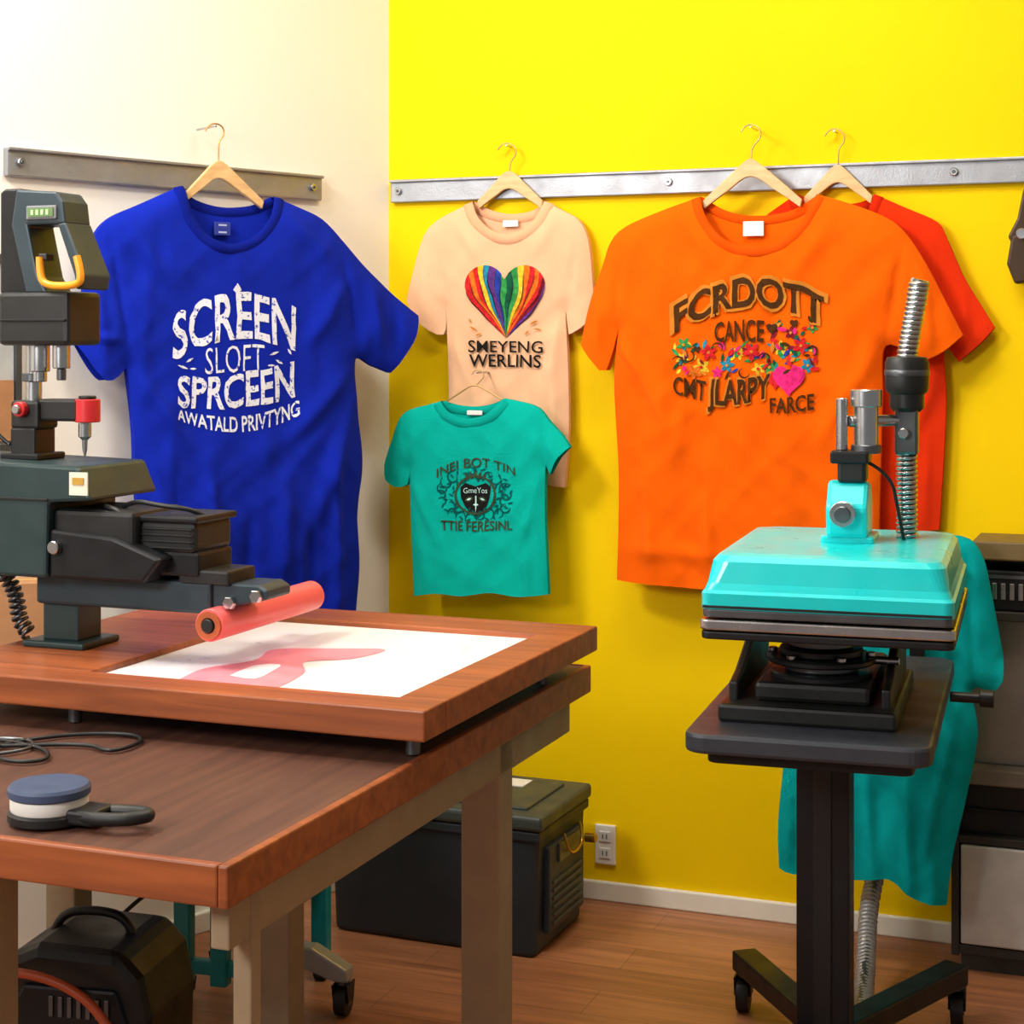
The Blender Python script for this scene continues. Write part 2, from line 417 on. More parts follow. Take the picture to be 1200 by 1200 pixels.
def leaf(cx, cy, L, w, ang):
    pts = []; a = math.radians(ang)
    for t in (0, .25, .5, .75, 1): pts.append((t*L-L/2, w*math.sin(math.pi*t)/2))
    for t in (.75, .5, .25): pts.append((t*L-L/2, -w*math.sin(math.pi*t)/2))
    return [(cx+x*math.cos(a)-y*math.sin(a), cy+x*math.sin(a)+y*math.cos(a)) for x, y in pts]
def arcstroke(cx, cy, r, a0, a1, w, n=10):
    o = []; i_ = []
    for k in range(n+1):
        t = k/n; a = math.radians(a0+(a1-a0)*t); ww = w*math.sin(math.pi*(.1+.85*t))/2; rr = r*(1-.35*t)
        o.append((cx+(rr+ww)*math.cos(a), cy+(rr+ww)*math.sin(a))); i_.append((cx+(rr-ww)*math.cos(a), cy+(rr-ww)*math.sin(a)))
    return o, i_
def scroll(S, key, cx, cy, r, a0, a1, w):
    o, i_ = arcstroke(cx, cy, r, a0, a1, w); n = len(o)
    S.add(key, [Vector(q) for q in o+i_], [(k, k+1, n+k+1, n+k) for k in range(n-1)])
# blue
S = Shirt('blue_tshirt', (-.604, 3.860, 1.35), 38, 290, .002195, 7.5e-7, .00193, 6.75e-7,
    [(215, 218), (222, 250), (240, 277), (265, 287), (292, 280), (312, 258), (322, 231)],
    [(215, 218), (235, 234), (266, 243), (300, 241), (322, 231)],
    [[(322, 231), (350, 243), (378, 257), (400, 280), (430, 315), (462, 346), (491, 370)],
     [(491, 370), (480, 402), (458, 437)],
     [(458, 437), (436, 428), (417, 420), (418, 470), (425, 540), (419, 600), (421, 660), (417, 716)],
     [(417, 716), (350, 722), (290, 718), (230, 722), (168, 714)],
     [(168, 714), (168, 640), (161, 570), (158, 500), (150, 430)],
     [(150, 430), (122, 446), (92, 405)],
     [(92, 405), (98, 360), (104, 310), (112, 278), (130, 256), (170, 238), (215, 218)]],
    F_blue, F_blueR, T=.026, seed=1.3, amp=.0062, vfold=1.3,
    folds=[(398, 300, 420, 420, 5, -.007), (128, 275, 152, 425, 5, -.006), (410, 430, 330, 520, 12, .010), (415, 460, 350, 640, 12, .012),
           (160, 440, 215, 520, 10, .009), (175, 520, 200, 710, 10, .010), (400, 330, 360, 400, 12, .009), (240, 540, 250, 715, 9, .010), (330, 560, 322, 715, 12, .012), (385, 520, 390, 715, 9, .011),
           (110, 320, 120, 430, 8, .009), (430, 340, 445, 420, 8, .010), (460, 360, 462, 420, 5, -.006), (330, 250, 380, 300, 10, .006), (150, 270, 190, 330, 12, .006), (140, 400, 95, 392, 6, .008), (200, 560, 215, 715, 7, -.008), (290, 600, 285, 715, 8, -.008), (360, 600, 358, 715, 7, -.009)]).build((205, 340, 345, 500))
tx = -3
S.text('white', 'SCREEN', 202+tx, 345+tx, (370, 343, 360), (424, 399, 412), .018, .55)
S.text('white', 'SLOFT', 240+tx, 308+tx, (408, 405, 404), (438, 436, 434), -.008, .4)
S.text('white', 'SPRCEEN', 208+tx, 344+tx, (441, 437, 423), (477, 478, 466), .022, .55)
S.text('white', 'AWATALD PRIVTYNG', 207+tx, 349+tx, (478, 487, 468), (491, 506, 486), .018, .3)
S.poly('white', [(269, 340), (274, 332), (279, 340), (274, 345)])
for q in ((211, 430, 14, 3, 20), (219, 422, 10, 3, -30), (317, 414, 12, 3, -20), (323, 424, 10, 3, 30), (313, 428, 10, 2.5, 0), (223, 432, 8, 2.5, 0), (335, 412, 8, 3, 60)): S.poly('white', leaf(*q))
S.finish(PM, ['white'])
S.hanger((259, 190), (220, 226), (311, 236), (255, 155, 11), .085)
x, _, z = S.P(Vector((264, 268)), 0)
box('neck_label', S.e, x-.020, x+.020, .000, .004, z-.015, z+.015, mat('label_blue', (40, 56, 150), .7), .001)
for i in range(3): box('label_print', S.e, x-.010, x+.010, -.001, .0, z-.010+.008*i, z-.006+.008*i, MATS['label_blue'] if i == 1 else mat('label_ink', (170, 180, 220), .7), 0)
# peach
S = Shirt('peach_tshirt', (-.021, 4.19, 1.35), RY, 590, .00225, -4.3e-7, .002095, -4e-7,
    [(555, 237), (564, 256), (580, 271), (598, 276), (617, 270), (632, 255), (640, 236)],
    [(555, 237), (575, 247), (598, 251), (622, 247), (640, 236)],
    [[(640, 236), (660, 247), (679, 258), (690, 280), (695, 320), (698, 368)],
     [(698, 368), (684, 384), (668, 392)],
     [(668, 392), (664, 365), (667, 430), (668, 500), (663, 571)],
     [(663, 571), (630, 566), (590, 572), (550, 568), (524, 571)],
     [(524, 571), (527, 500), (527, 430), (524, 358)],
     [(524, 358), (522, 392), (497, 380), (478, 352)],
     [(478, 352), (488, 310), (499, 275), (515, 258), (535, 247), (555, 237)]],
    F_peach, F_peachR, T=.018, seed=4.1, amp=.0045,
    folds=[(512, 290, 524, 350, 4, -.005), (678, 290, 666, 370, 4, -.005), (530, 380, 560, 470, 7, .006), (660, 370, 640, 470, 7, .006), (500, 300, 500, 370, 6, .006), (540, 260, 560, 300, 7, .004), (650, 260, 630, 300, 7, .004), (650, 430, 652, 570, 6, .006)]).build((550, 315, 645, 432))
hp = heart(596, 353, 94, 84, 160)
tip = Vector((598, 396))
cols = ['c_blue', 'c_cyan', 'c_maroon', 'c_red', 'c_red', 'c_orange', 'c_red', 'c_yellow', 'c_cyan', 'c_purple', 'c_blue', 'c_green', 'c_dgreen', 'c_green', 'c_yellow', 'c_orange', 'c_red', 'c_orange', 'c_red', 'c_maroon', 'c_purple', 'c_blue', 'c_cyan', 'c_purple']
N = len(cols); A0, A1 = -.92, .92
def bound(a):
    d = Vector((math.sin(a), -math.cos(a))); best = 0
    for i in range(len(hp)):
        p = Vector(hp[i]); q = Vector(hp[(i+1) % len(hp)]); e_ = q-p
        den = d.x*e_.y-d.y*e_.x
        if abs(den) < 1e-9: continue
        w = p-tip; t = (w.x*e_.y-w.y*e_.x)/den; u = (w.x*d.y-w.y*d.x)/den
        if 0 <= u <= 1 and t > best: best = t
    return best
def swirl(a, r, R):      # strokes bow outward and waver like brush marks
    f = r/max(R, 1)
    da = .13*math.sin(math.pi*f)*(1 if a > 0 else -1)*min(1, abs(a)*4)+.035*math.sin(f*9+a*14)*math.sin(math.pi*f)
    return tip+Vector((math.sin(a+da), -math.cos(a+da*.5)))*r
for i, k in enumerate(cols):
    a0 = A0+(A1-A0)*i/N; a1 = A0+(A1-A0)*(i+1)/N; V_ = []; M_ = 14
    for j in range(M_+1):
        for a in (a0, (a0+a1)/2, a1):
            R = bound(a); V_.append(swirl(a, R*j/M_, R))
    F_ = []
    for j in range(M_):
        for c_ in (0, 1): F_.append((j*3+c_, j*3+c_+1, j*3+c_+4, j*3+c_+3))
    S.add(k, V_, F_)
    R = bound(a0)
    if R > 25 and i % 2:
        up = []; dn = []
        for j in range(4, 14):
            c0 = swirl(a0, R*j/14, R); w_ = .5*math.sin(math.pi*(j-3.5)/10); up.append(c0+Vector((w_, 0))); dn.append(c0-Vector((w_, 0)))
        n_ = len(up); S.add('black', up+dn, [(j, j+1, n_+j+1, n_+j) for j in range(n_-1)])
S.text('black', 'SMEYENG', 554, 640, (398.5, 399.5, 399.5), (413, 413, 414), .008)
S.text('black', 'WERLINS', 555, 638, (415, 415, 416), (430, 430, 431), .012)
for q in ((560, 385, 10, 2.5, 30), (566, 392, 8, 2, -20), (630, 378, 10, 2.5, -30), (634, 386, 9, 2, 10), (622, 390, 7, 2, -50), (556, 376, 6, 2, 70)): S.poly('tan', leaf(*q))
S.finish(PM, list(dict.fromkeys(cols))+['tan', 'black'])
S.hanger((597, 202), (560, 236), (637, 236), (594, 178, 11), .05)
x, _, z = S.P(Vector((598, 262)), 0)
box('neck_label', S.e, x-.02, x+.02, .000, .004, z-.008, z+.008, M_white, .001)
# teal child tee
S = Shirt('teal_tshirt', (-.0783, 4.115, 1.35), RY, 562, .0022225, -4.3e-7, .0020575, -4e-7,
    [(518, 470), (528, 482), (545, 490), (558, 490), (575, 485), (592, 467)],
    [(518, 470), (535, 475), (556, 477), (575, 474), (592, 467)],
    [[(592, 467), (612, 471), (632, 478), (646, 495), (660, 510), (669, 524)],
     [(669, 524), (657, 536), (646, 556)],
     [(646, 556), (641, 545), (640, 600), (642, 650), (644, 696)],
     [(644, 696), (610, 698), (580, 693), (545, 697), (515, 694), (487, 698)],
     [(487, 698), (485, 650), (483, 600), (482, 548)],
     [(482, 548), (480, 567), (466, 570), (453, 562)],
     [(453, 562), (452, 545), (461, 515), (470, 490), (482, 480), (500, 475), (518, 470)]],
    F_teal, F_tealR, T=.020, seed=7.7, amp=.0045, step=4.5,
    folds=[(477, 490, 482, 545, 4, -.004), (638, 490, 640, 545, 4, -.004), (485, 560, 520, 640, 6, .006), (636, 560, 610, 650, 6, .005), (500, 640, 505, 695, 5, .005), (650, 510, 652, 545, 4, .005), (465, 500, 463, 560, 4, .004), (620, 640, 622, 695, 5, .006)]).build((515, 540, 610, 622))
S.text('olive', 'INEI BOT TIN', 516, 608, (549, 536, 547), (559, 547, 557), .012, .3)
S.text('olive', 'TTIE FERESINL', 521, 605, (609, 609, 609), (620, 621, 620), .012, .3)
cx, cy = 562, 579
random.seed(3)
for i in range(22):
    a = 360*i/22; r = random.choice((32, 37)); x = cx+r*1.1*math.cos(math.radians(a)); y = cy+r*.74*math.sin(math.radians(a))
    scroll(S, 'dteal', x, y, random.uniform(5, 7.5), a+random.uniform(-60, 60), a+random.choice((-1, 1))*260, 1.8)
for i in range(60):
    a = 2*math.pi*i/60; r = 31+8*math.sin(i*2.7)
    S.poly('dteal', leaf(cx+r*1.1*math.cos(a), cy+r*.78*math.sin(a), 7, 2.2, math.degrees(a)+60*math.sin(i*1.9)))
for i in range(40):
    a = 2*math.pi*i/40; S.poly('olive', leaf(cx+23*math.cos(a), cy+22*math.sin(a), 6, 2.4, math.degrees(a)+70))
for dx in (-10, -5, 0, 5, 10): S.poly('olive', leaf(cx+dx, cy-24+abs(dx)*.25, 10, 3.2, 90+dx*2.5))
S.poly('black', [(544, 570), (550, 565), (556, 567), (562, 569), (568, 567), (574, 565), (580, 570), (579, 582), (575, 592), (569, 600), (562, 604), (555, 600), (549, 592), (545, 582)])
S.text('lightteal', 'GmeYos', 548, 576, (571, 570, 571), (577, 577, 577), .0)
for sx in (-1, 1):
    S.poly('olive', leaf(562+sx*8, 584, 11, 6, sx*20)); S.poly('lightteal', leaf(562+sx*8, 584, 6, 2.4, sx*20))
S.poly('lightteal', [(561.2, 580), (562.8, 580), (562.8, 589), (565, 590), (565, 591), (562.8, 591.5), (562.2, 600), (561.2, 591.5), (559, 591), (559, 590), (561.2, 589)])
S.finish(PM, ['black', 'dteal', 'olive', 'lightteal'])
S.hanger((556, 449), (524, 470), (588, 468), (560, 440, 7), .12, wire=True, m=mat('brass_wire', (205, 165, 110), .35, .6))
x, _, z = S.P(Vector((556, 484)), 0)
box('neck_label', S.e, x-.02, x+.02, .000, .004, z-.005, z+.006, M_white, .001)
# red (behind orange)
S = Shirt('red_tshirt', (.777, 3.885, 1.35), RY, 1000, .0019335, -3.45e-7, .0019425, -3.4e-7,
    [(935, 228), (948, 262), (980, 280), (1010, 266), (1026, 228)],
    [(935, 228), (955, 236), (982, 239), (1008, 237), (1026, 228)],
    [[(1026, 228), (1060, 243), (1098, 260), (1110, 280), (1130, 325), (1150, 358), (1166, 384)],
     [(1166, 384), (1150, 402), (1124, 424)],
     [(1124, 424), (1107, 408), (1109, 470), (1106, 540), (1101, 620)],
     [(1101, 620), (1050, 625), (1000, 620), (950, 625), (900, 620)],
     [(900, 620), (898, 540), (896, 470), (896, 400)],
     [(896, 400), (880, 420), (860, 390)],
     [(860, 390), (872, 330), (890, 265), (912, 243), (935, 228)]],
    F_red, F_redR, T=.012, seed=11, amp=.003,
    folds=[(1100, 280, 1108, 400, 4, -.003), (1105, 420, 1070, 520, 8, .005), (1090, 500, 1085, 620, 6, .005), (1130, 340, 1135, 410, 5, .004)]).build()
S.hanger((982, 195), (942, 232), (1023, 230), (978, 162, 12), .025)
# orange
S = Shirt('orange_tshirt', (.548, 3.915, 1.35), RY, 880, .0020008, -3.66e-7, .0019575, -3.6e-7,
    [(822, 231), (832, 258), (852, 281), (882, 291), (915, 284), (940, 262), (958, 228)],
    [(822, 231), (850, 247), (885, 253), (925, 247), (958, 228)],
    [[(958, 228), (1000, 240), (1040, 256), (1062, 275), (1085, 310), (1106, 350), (1128, 393)],
     [(1128, 393), (1106, 412), (1080, 424)],
     [(1080, 424), (1038, 405), (1034, 470), (1032, 540), (1030, 620), (1030, 684)],
     [(1030, 684), (960, 690), (890, 681), (830, 688), (770, 683), (725, 679)],
     [(725, 679), (727, 560), (722, 450), (727, 385)],
     [(727, 385), (714, 434), (700, 425), (683, 404)],
     [(683, 404), (692, 360), (708, 312), (718, 283), (735, 266), (775, 248), (822, 231)]],
    F_or, F_orR, T=.028, seed=2.2, amp=.0058,
    folds=[(728, 285, 727, 380, 5, -.007), (1058, 290, 1040, 400, 5, -.007), (732, 400, 800, 520, 12, .008), (1030, 410, 960, 520, 12, .009), (700, 330, 705, 415, 7, .008),
           (1085, 330, 1092, 415, 8, .009), (760, 560, 770, 684, 10, .008), (830, 580, 836, 684, 10, .008), (1000, 520, 1004, 620, 9, .008), (800, 250, 850, 320, 10, .005), (980, 250, 930, 330, 12, .005), (727, 400, 760, 440, 6, .008), (720, 640, 900, 655, 12, .005)]).build((792, 325, 975, 485))
S.text('tan', 'FCRDOTT', 790, 974, (356, 322, 345), (395, 364, 388), .075, .6)
S.text('brown', 'FCRDOTT', 795, 969, (359, 326, 348), (392, 360, 384), .03, .6)
S.text('brown', 'CANCE', 842, 899, (378, 375, 376), (402, 401, 401), .02, .4)
S.text('tan', 'JLARPY', 832, 908, (441, 441, 433), (485, 486, 475), .05, .5)
S.text('brown', 'CMT', 794, 832, (441, 443, 446), (461, 466, 470), .02, .4)
S.text('brown', 'JLARPY', 835, 906, (444, 444, 436), (482, 483, 472), .03, .5)
S.text('brown', 'FARCE', 906, 957, (466, 464, 460), (484, 483, 479), .02, .3)
random.seed(9)
ck = ['c_red', 'c_green', 'c_cyan', 'c_yellow', 'c_pink', 'c_blue', 'c_dgreen', 'c_maroon', 'brown', 'tan', 'c_dgreen']
for i in range(110):
    x = random.uniform(794, 962); y = random.uniform(402, 440)
    if random.random() < .35: x = random.uniform(905, 960); y = random.uniform(374, 425)
    S.poly(random.choice(ck), leaf(x, y, random.uniform(7, 14), random.uniform(3, 5.5), random.uniform(0, 180)))
for (x, y, r, k) in ((835, 413, 9, 'c_red'), (826, 430, 9, 'c_yellow'), (856, 428, 8, 'c_cyan'), (885, 412, 10, 'c_red'), (905, 430, 9, 'c_green'), (942, 405, 9, 'c_red'), (918, 408, 8, 'c_yellow'), (806, 404, 8, 'c_green'), (870, 414, 7, 'c_yellow'), (950, 428, 8, 'c_cyan'), (818, 436, 8, 'c_orange'), (845, 436, 6, 'c_pink'), (930, 390, 7, 'c_maroon'), (892, 432, 7, 'c_yellow'), (955, 384, 6, 'c_green'), (804, 420, 7, 'c_yellow')):
    for j in range(5):
        a = j*72+x; S.poly(k, leaf(x+r*.6*math.cos(math.radians(a)), y+r*.6*math.sin(math.radians(a)), r*1.2, r*.65, a))
    S.poly('tan' if k != 'c_yellow' else 'c_red', leaf(x, y, 4, 4, 0))
for (x, y) in ((800, 424), (900, 420), (955, 412), (876, 436), (846, 408), (812, 418)):
    scroll(S, 'brown', x, y, 7, x*7 % 360, x*7 % 360+250, 2)
S.poly('c_red', heart(912, 446, 20, 22)); S.poly('c_pink', heart(928, 447, 38, 36))
S.poly('brown', heart(908, 386, 13, 13)); S.poly('brown', heart(934, 380, 10, 10)); S.poly('brown', heart(822, 410, 8, 8))
S.finish(PM, ['c_yellow', 'c_green', 'c_cyan', 'c_blue', 'c_orange', 'c_dgreen', 'c_maroon', 'c_red', 'tan', 'c_pink', 'brown', 'black'])
S.hanger((880, 188), (824, 236), (940, 234), (880, 157, 12), .07)
x, _, z = S.P(Vector((883, 268)), 0)
box('neck_label', S.e, x-.024, x+.024, -.002, .003, z-.017, z+.017, M_white, .001)
# ------------------------------------------------------------------ work table (desk) + frame tray
T0 = (-.3325, 1.967); RT = -21.2
e = empty('work_table', (T0[0], T0[1], 0), RT)
box('top', e, -1.1, 0, 0, 1.286, .702, .748, M_wooddk, .002)
box('edge_right', e, -.0, .014, -.014, 1.290, .700, .75, M_wood, .003)
box('edge_front', e, -1.1, .0, -.014, 0, .700, .75, M_wood, .003)
box('edge_back', e, -1.1, .0, 1.286, 1.290, .700, .75, M_wood, .001)
box('apron_right', e, -.036, -.010, .03, 1.24, .635, .702, M_taupe, .003)
box('apron_mid', e, -1.05, -.045, .55, .57, .655, .702, M_taupe, .003)
box('apron_back', e, -1.05, -.055, 1.20, 1.23, .64, .702, M_taupe, .003)
box('leg_1', e, -.034, -.008, .078, .102, 0, .702, M_taupe, .003)
for i, (x, y) in enumerate(((-.380, .05), (-.045, .92), (-.437, .92), (-1.04, .06), (-1.04, 1.15))):
    box('leg_%d' % (i+2), e, x-.035, x+.035, y-.03, y+.03, 0, .702, M_taupe, .004)
box('stretcher', e, -.42, -.045, .91, .93, .12, .16, M_taupe, .003)
F0 = (-.1327, 2.412)
e = empty('screen_print_frame', (F0[0], F0[1], 0), RT)
zt = .829; zb = .784
box('rail_near', e, -.88, .012, -.004, .072, zb, zt, M_wood, .003)
box('rail_far', e, -.88, .012, .652, .77, zb, zt, M_wood, .003)
box('rail_right', e, -.064, .012, .072, .655, zb, zt, M_wood, .003)
box('rail_left', e, -.88, -.60, .072, .655, zb, zt, M_wood, .003)
box('print_bed', e, -.602, -.06, .07, .657, zb+.004, zt-.010, mat('white_screen', (246, 244, 244), .3, var=.01), 0)
M_pink = mat('pink_ink', (246, 150, 160), .35, var=.12, nscale=30)
def flat(name, p, pts, z, m):
    return mesh_obj(name, [(q.x, q.y, z) for q in pts], [tuple(range(len(pts)))], m, p)
c = catmull([(-.455, .08), (-.47, .20), (-.43, .29), (-.45, .39), (-.37, .43), (-.27, .46), (-.285, .36), (-.345, .31), (-.30, .22), (-.29, .085), (-.37, .10), (-.455, .08)], .02)[:-1]
flat('ink_print', e, c, zt-.0092, M_pink)
c = catmull([(-.40, .16), (-.405, .25), (-.37, .27), (-.355, .22), (-.35, .15), (-.40, .16)], .015)[:-1]
flat('ink_gap', e, c, zt-.0086, MATS['white_screen'])
for x, y in ((-.035, .06), (-.035, .60), (-.83, .06), (-.62, .06), (-.83, .7), (-.3, .7)):
    cyl('foot', e, .011, .750, zb, M_steeld, (x, y))
# ------------------------------------------------------------------ press (left)
e = empty('screen_printing_press', (-.756, 2.935, .829), RT)
kx, kz = .00170, .00146
def U(px): return (px-85)*kx
def W(py): return (755-py)*kz
def ub(name, x0, x1, y0, y1, d0, d1, m, b=.004, **k): return box(name, e, U(x0), U(x1), d0, d1, W(y1), W(y0), m, b, **k)
ub('foot_plate', 45, 118, 747, 755, -.05, .06, M_green)
ub('post', 62, 104, 690, 748, -.03, .04, M_green)
ub('arm', 60, 262, 668, 704, -.045, .045, M_slate, .006)
prism('arm_nose', e, [(U(262), W(668)), (U(313), W(668)), (U(322), W(674)), (U(322), W(684)), (U(262), W(700))], -.04, .04, M_slate, .004)
for x, y in ((283, 689), (312, 680)):
    rod('bolt', e, (U(x), -.04, W(y)), (U(x), -.052, W(y)), .011, M_steel, n=6)
prism('housing', e, [(U(-60), W(668)), (U(96), W(668)), (U(98), W(582)), (U(148), W(578)), (U(133), W(540)), (U(-60), W(534))], -.10, .10, M_green, .006)
ub('housing_trim', -60, 99, 577, 580, -.103, -.099, M_black, .001)
ub('sticker', 124, 145, 546, 572, -.1015, -.099, mat('sticker', (225, 222, 205), .5), 0)
ub('sticker_print', 128, 141, 552, 560, -.103, -.101, mat('sticker_print', (190, 150, 60), .5), 0)
ub('motor_block', 98, 190, 590, 640, -.085, .07, M_black, .008)
prism('motor_side', e, [(U(98), W(668)), (U(205), W(668)), (U(225), W(640)), (U(170), W(618)), (U(98), W(612))], -.095, .06, M_black2, .006)
ub('drive_cover', 178, 250, 600, 636, -.06, .06, M_black, .01)
ub('drive_cover_rim', 175, 254, 594, 602, -.065, .065, M_black2, .004)
ub('drive_body', 182, 252, 634, 662, -.055, .055, M_black2, .006)
for i in range(4): ub('fin_%d' % i, 184, 248, 608+i*7, 610+i*7, -.063, -.058, M_black2, .001)
ub('drive_foot', 228, 283, 654, 670, -.05, .04, M_black, .004)
rod('side_bolt', e, (U(107), -.095, W(632)), (U(107), -.108, W(632)), .011, M_steel)
tube('cable_loop', e, [(U(150), -.02, W(592)), (U(175), -.05, W(578)), (U(210), -.05, W(584)), (U(240), -.03, W(588)), (U(247), 0, W(602))], .004, M_black)
tube('cable_loop2', e, [(U(120), .0, W(592)), (U(150), -.07, W(584)), (U(178), -.075, W(592)), (U(172), -.075, W(618))], .0045, M_black)
ub('tower_base', 22, 52, 500, 536, -.03, .03, M_black, .004)
ub('tower_flange', 14, 60, 530, 538, -.04, .04, M_black2, .003)
cyl('tower_shaft', e, .014, W(505), W(400), M_steel, (U(38), 0))
ub('tower_clamp', 22, 56, 468, 502, -.03, .03, M_black, .006)
rod('clamp_knob', e, (U(38), -.03, W(478)), (U(38), -.044, W(478)), .013, M_red)
rod('clamp_knob_cap', e, (U(38), -.044, W(478)), (U(38), -.052, W(478)), .008, M_steel)
cyl('tower_ring', e, .020, W(446), W(436), M_steeld, (U(38), 0))
cyl('pressure_cyl', e, .017, W(434), W(402), M_steel, (U(50), -.01)); cyl('pressure_cap', e, .012, W(446), W(432), M_steel, (U(50), -.01))
cyl('pressure_cyl2', e, .015, W(430), W(402), M_steel, (U(76), -.01)); cyl('pressure_tip2', e, .008, W(444), W(430), M_steeld, (U(76), -.01))
ub('side_bracket', 52, 98, 466, 492, -.022, .022, M_black, .005)
cyl('red_button', e, .022, W(493), W(466), M_red, (U(103), 0)); cyl('red_button_cap', e, .015, W(466), W(462), M_black, (U(103), 0))
lathe('needle', e, [(.001, W(534)), (.004, W(526)), (.005, W(514)), (.011, W(510)), (.011, W(494))], M_steel, (U(100), 0, 0))
ub('head_box', 16, 100, 340, 403, -.05, .05, M_black, .008)
ub('head_rib', 20, 98, 372, 375, -.053, -.049, M_black2, .001)
prism('head_back', e, [(U(12), W(342)), (U(12), W(222)), (U(18), W(218)), (U(38), W(218)), (U(48), W(342))], -.035, .045, M_black2, .004)
prism('control_panel_frame', e, [(U(36), W(220)), (U(84), W(224)), (U(92), W(236)), (U(95), W(262)), (U(50), W(262)), (U(62), W(322)), (U(74), W(342)), (U(48), W(342)), (U(30), W(262))], -.045, .03, M_slate, .004)
prism('control_strut', e, [(U(86), W(262)), (U(95), W(260)), (U(119), W(322)), (U(116), W(338)), (U(108), W(338)), (U(106), W(322))], -.045, .03, M_slate, .003)
ub('display', 50, 86, 240, 256, -.049, -.044, mat('display_bezel', (120, 120, 125), .4), .002)
ub('display_lcd', 53, 83, 243, 253, -.051, -.048, mat('lcd', (100, 130, 80), .3), 0)
for i in range(4): ub('lcd_digit', 57+i*6, 60+i*6, 245, 251, -.052, -.0505, mat('lcd_digit', (180, 225, 160), .4), 0)
pts = [(U(68), -.052, W(300)), (U(68), -.052, W(322)), (U(76), -.052, W(334)), (U(114), -.052, W(334)), (U(118), -.052, W(322)), (U(112), -.052, W(300))]
tube('handle', e, [Vector(q) for q in pts], .0065, M_orangeh)
box('handle_bridge', e, U(66), U(76), -.052, -.03, W(304), W(296), M_black, .002)
tube('hose', e, [(U(18), 0, W(372)), (U(-5), -.03, W(378)), (U(-14), -.04, W(430)), (U(-4), -.04, W(500)), (U(22), -.03, W(520))], .0035, M_black)
coil('coiled_cable', e, [(U(-15), .02, W(668)), (U(0), .03, W(700)), (U(8), .03, W(735)), (U(20), .03, W(752))], .012, .0035, M_steeld, .011)
M_roll = mat('rubber_roller', (236, 100, 98), .4, var=.04, coat=.15)
rx, rz_ = .3168, .063
rod('roller', e, (rx, -.0756, rz_), (rx, .275, rz_), .0265, M_roll, n=48)
lathe('roller_core', e, [(.0225, 0), (.0225, .004), (.013, .004), (.013, -.002)], mat('copper_core', (190, 100, 60), .4, .4), (rx, -.0756, rz_), (90, 0, 0))
rod('roller_hub', e, (rx, -.084, rz_), (rx, -.070, rz_), .011, M_black)
rod('roller_hub_back', e, (rx, .272, rz_), (rx, .284, rz_), .011, M_black)
box('roller_yoke', e, rx-.03, rx+.02, -.02, .02, rz_+.024, rz_+.045, M_slate, .003)
# ------------------------------------------------------------------ desk items
e = empty('tape_dispenser', (-.580, 2.14, .75), RT)
lathe('base', e, [(.048, 0), (.051, .003), (.051, .012), (.048, .015)], M_black)
lathe('roll', e, [(.047, .015), (.048, .017), (.048, .030), (.047, .032)], M_white)
lathe('cap', e, [(.049, .032), (.051, .034), (.051, .042), (.048, .046), (.036, .047), (.0, .046)], mat('blue_cap', (62, 78, 110), .45))
hp2 = [(.045, -.012, .012), (.075, -.020, .014), (.12, -.016, .016), (.142, .006, .017), (.13, .022, .016), (.09, .024, .014), (.045, .018, .012)]
tube('handle_loop', e, [Vector(q) for q in hp2], .0085, M_black)
box('handle_root', e, .04, .080, -.024, .026, .004, .022, M_black, .004)
e = empty('power_cable', (T0[0]-.10, T0[1]+.04, .7535), RT)
tube('cable', e, [(-.60, .30, 0), (-.48, .36, 0), (-.37, .42, 0), (-.31, .38, 0), (-.30, .46, 0), (-.35, .50, 0), (-.45, .45, 0), (-.50, .34, 0), (-.42, .28, 0), (-.36, .31, 0), (-.42, .38, 0), (-.62, .40, 0), (-.80, .45, 0)], .0032, M_black)
tube('cable_2', e, [(-.62, .22, 0), (-.50, .27, 0), (-.42, .36, 0), (-.48, .42, 0), (-.58, .36, 0), (-.70, .38, 0)], .0028, M_steeld)
e = empty('cardboard_box', (-.955, 3.36, .75), 12)
box('carton', e, -.055, .055, -.05, .05, 0, .13, M_card, .001)
box('flap', e, -.056, .056, -.003, .003, .129, .132, mat('tape_tan', (205, 170, 110), .4), 0)
e = empty('pin_board', (CX, CY, 0), RW)
box('board', e, -1.60, -1.075, -.02, 0, 1.12, 1.52, mat('grey_board', (178, 182, 182), .6), .002)
box('frame_top', e, -1.61, -1.060, -.026, 0, 1.51, 1.53, M_steeld, .002); box('frame_side', e, -1.075, -1.060, -.026, 0, 1.12, 1.53, M_steeld, .002)
box('frame_bottom', e, -1.61, -1.060, -.026, 0, 1.12, 1.14, M_steeld, .002)
box('pinned_card', e, -1.50, -1.080, -.026, -.019, 1.145, 1.27, M_card, 0)
# ------------------------------------------------------------------ storage bin
e = empty('storage_bin', (.0593, 3.709, 0), -22.6)
M_bin = mat('bin_plastic', (38, 46, 52), .45); M_lid = mat('bin_lid', (60, 68, 62), .42)
box('tub', e, -.52, -.006, .006, .31, 0, .285, M_bin, .012, taper=.96)
box('rim', e, -.525, .0, .0, .316, .258, .280, M_bin, .004)
box('lid', e, -.532, .006, -.006, .322, .281, .315, M_lid, .010, seg=3)
box('lid_panel', e, -.48, -.045, .04, .275, .314, .321, M_lid, .004)
box('lid_label', e, -.22, -.12, .20, .26, .321, .323, M_white, 0)
box('side_frame', e, -.012, .004, .05, .27, .045, .235, M_bin, .004)
for i in range(6): box('side_rib_%d' % i, e, .002, .008, .07, .25, .06+i*.018, .067+i*.018, M_lid, .001)
box('latch_plate', e, .002, .010, .10, .24, .19, .232, M_steeld, .002)
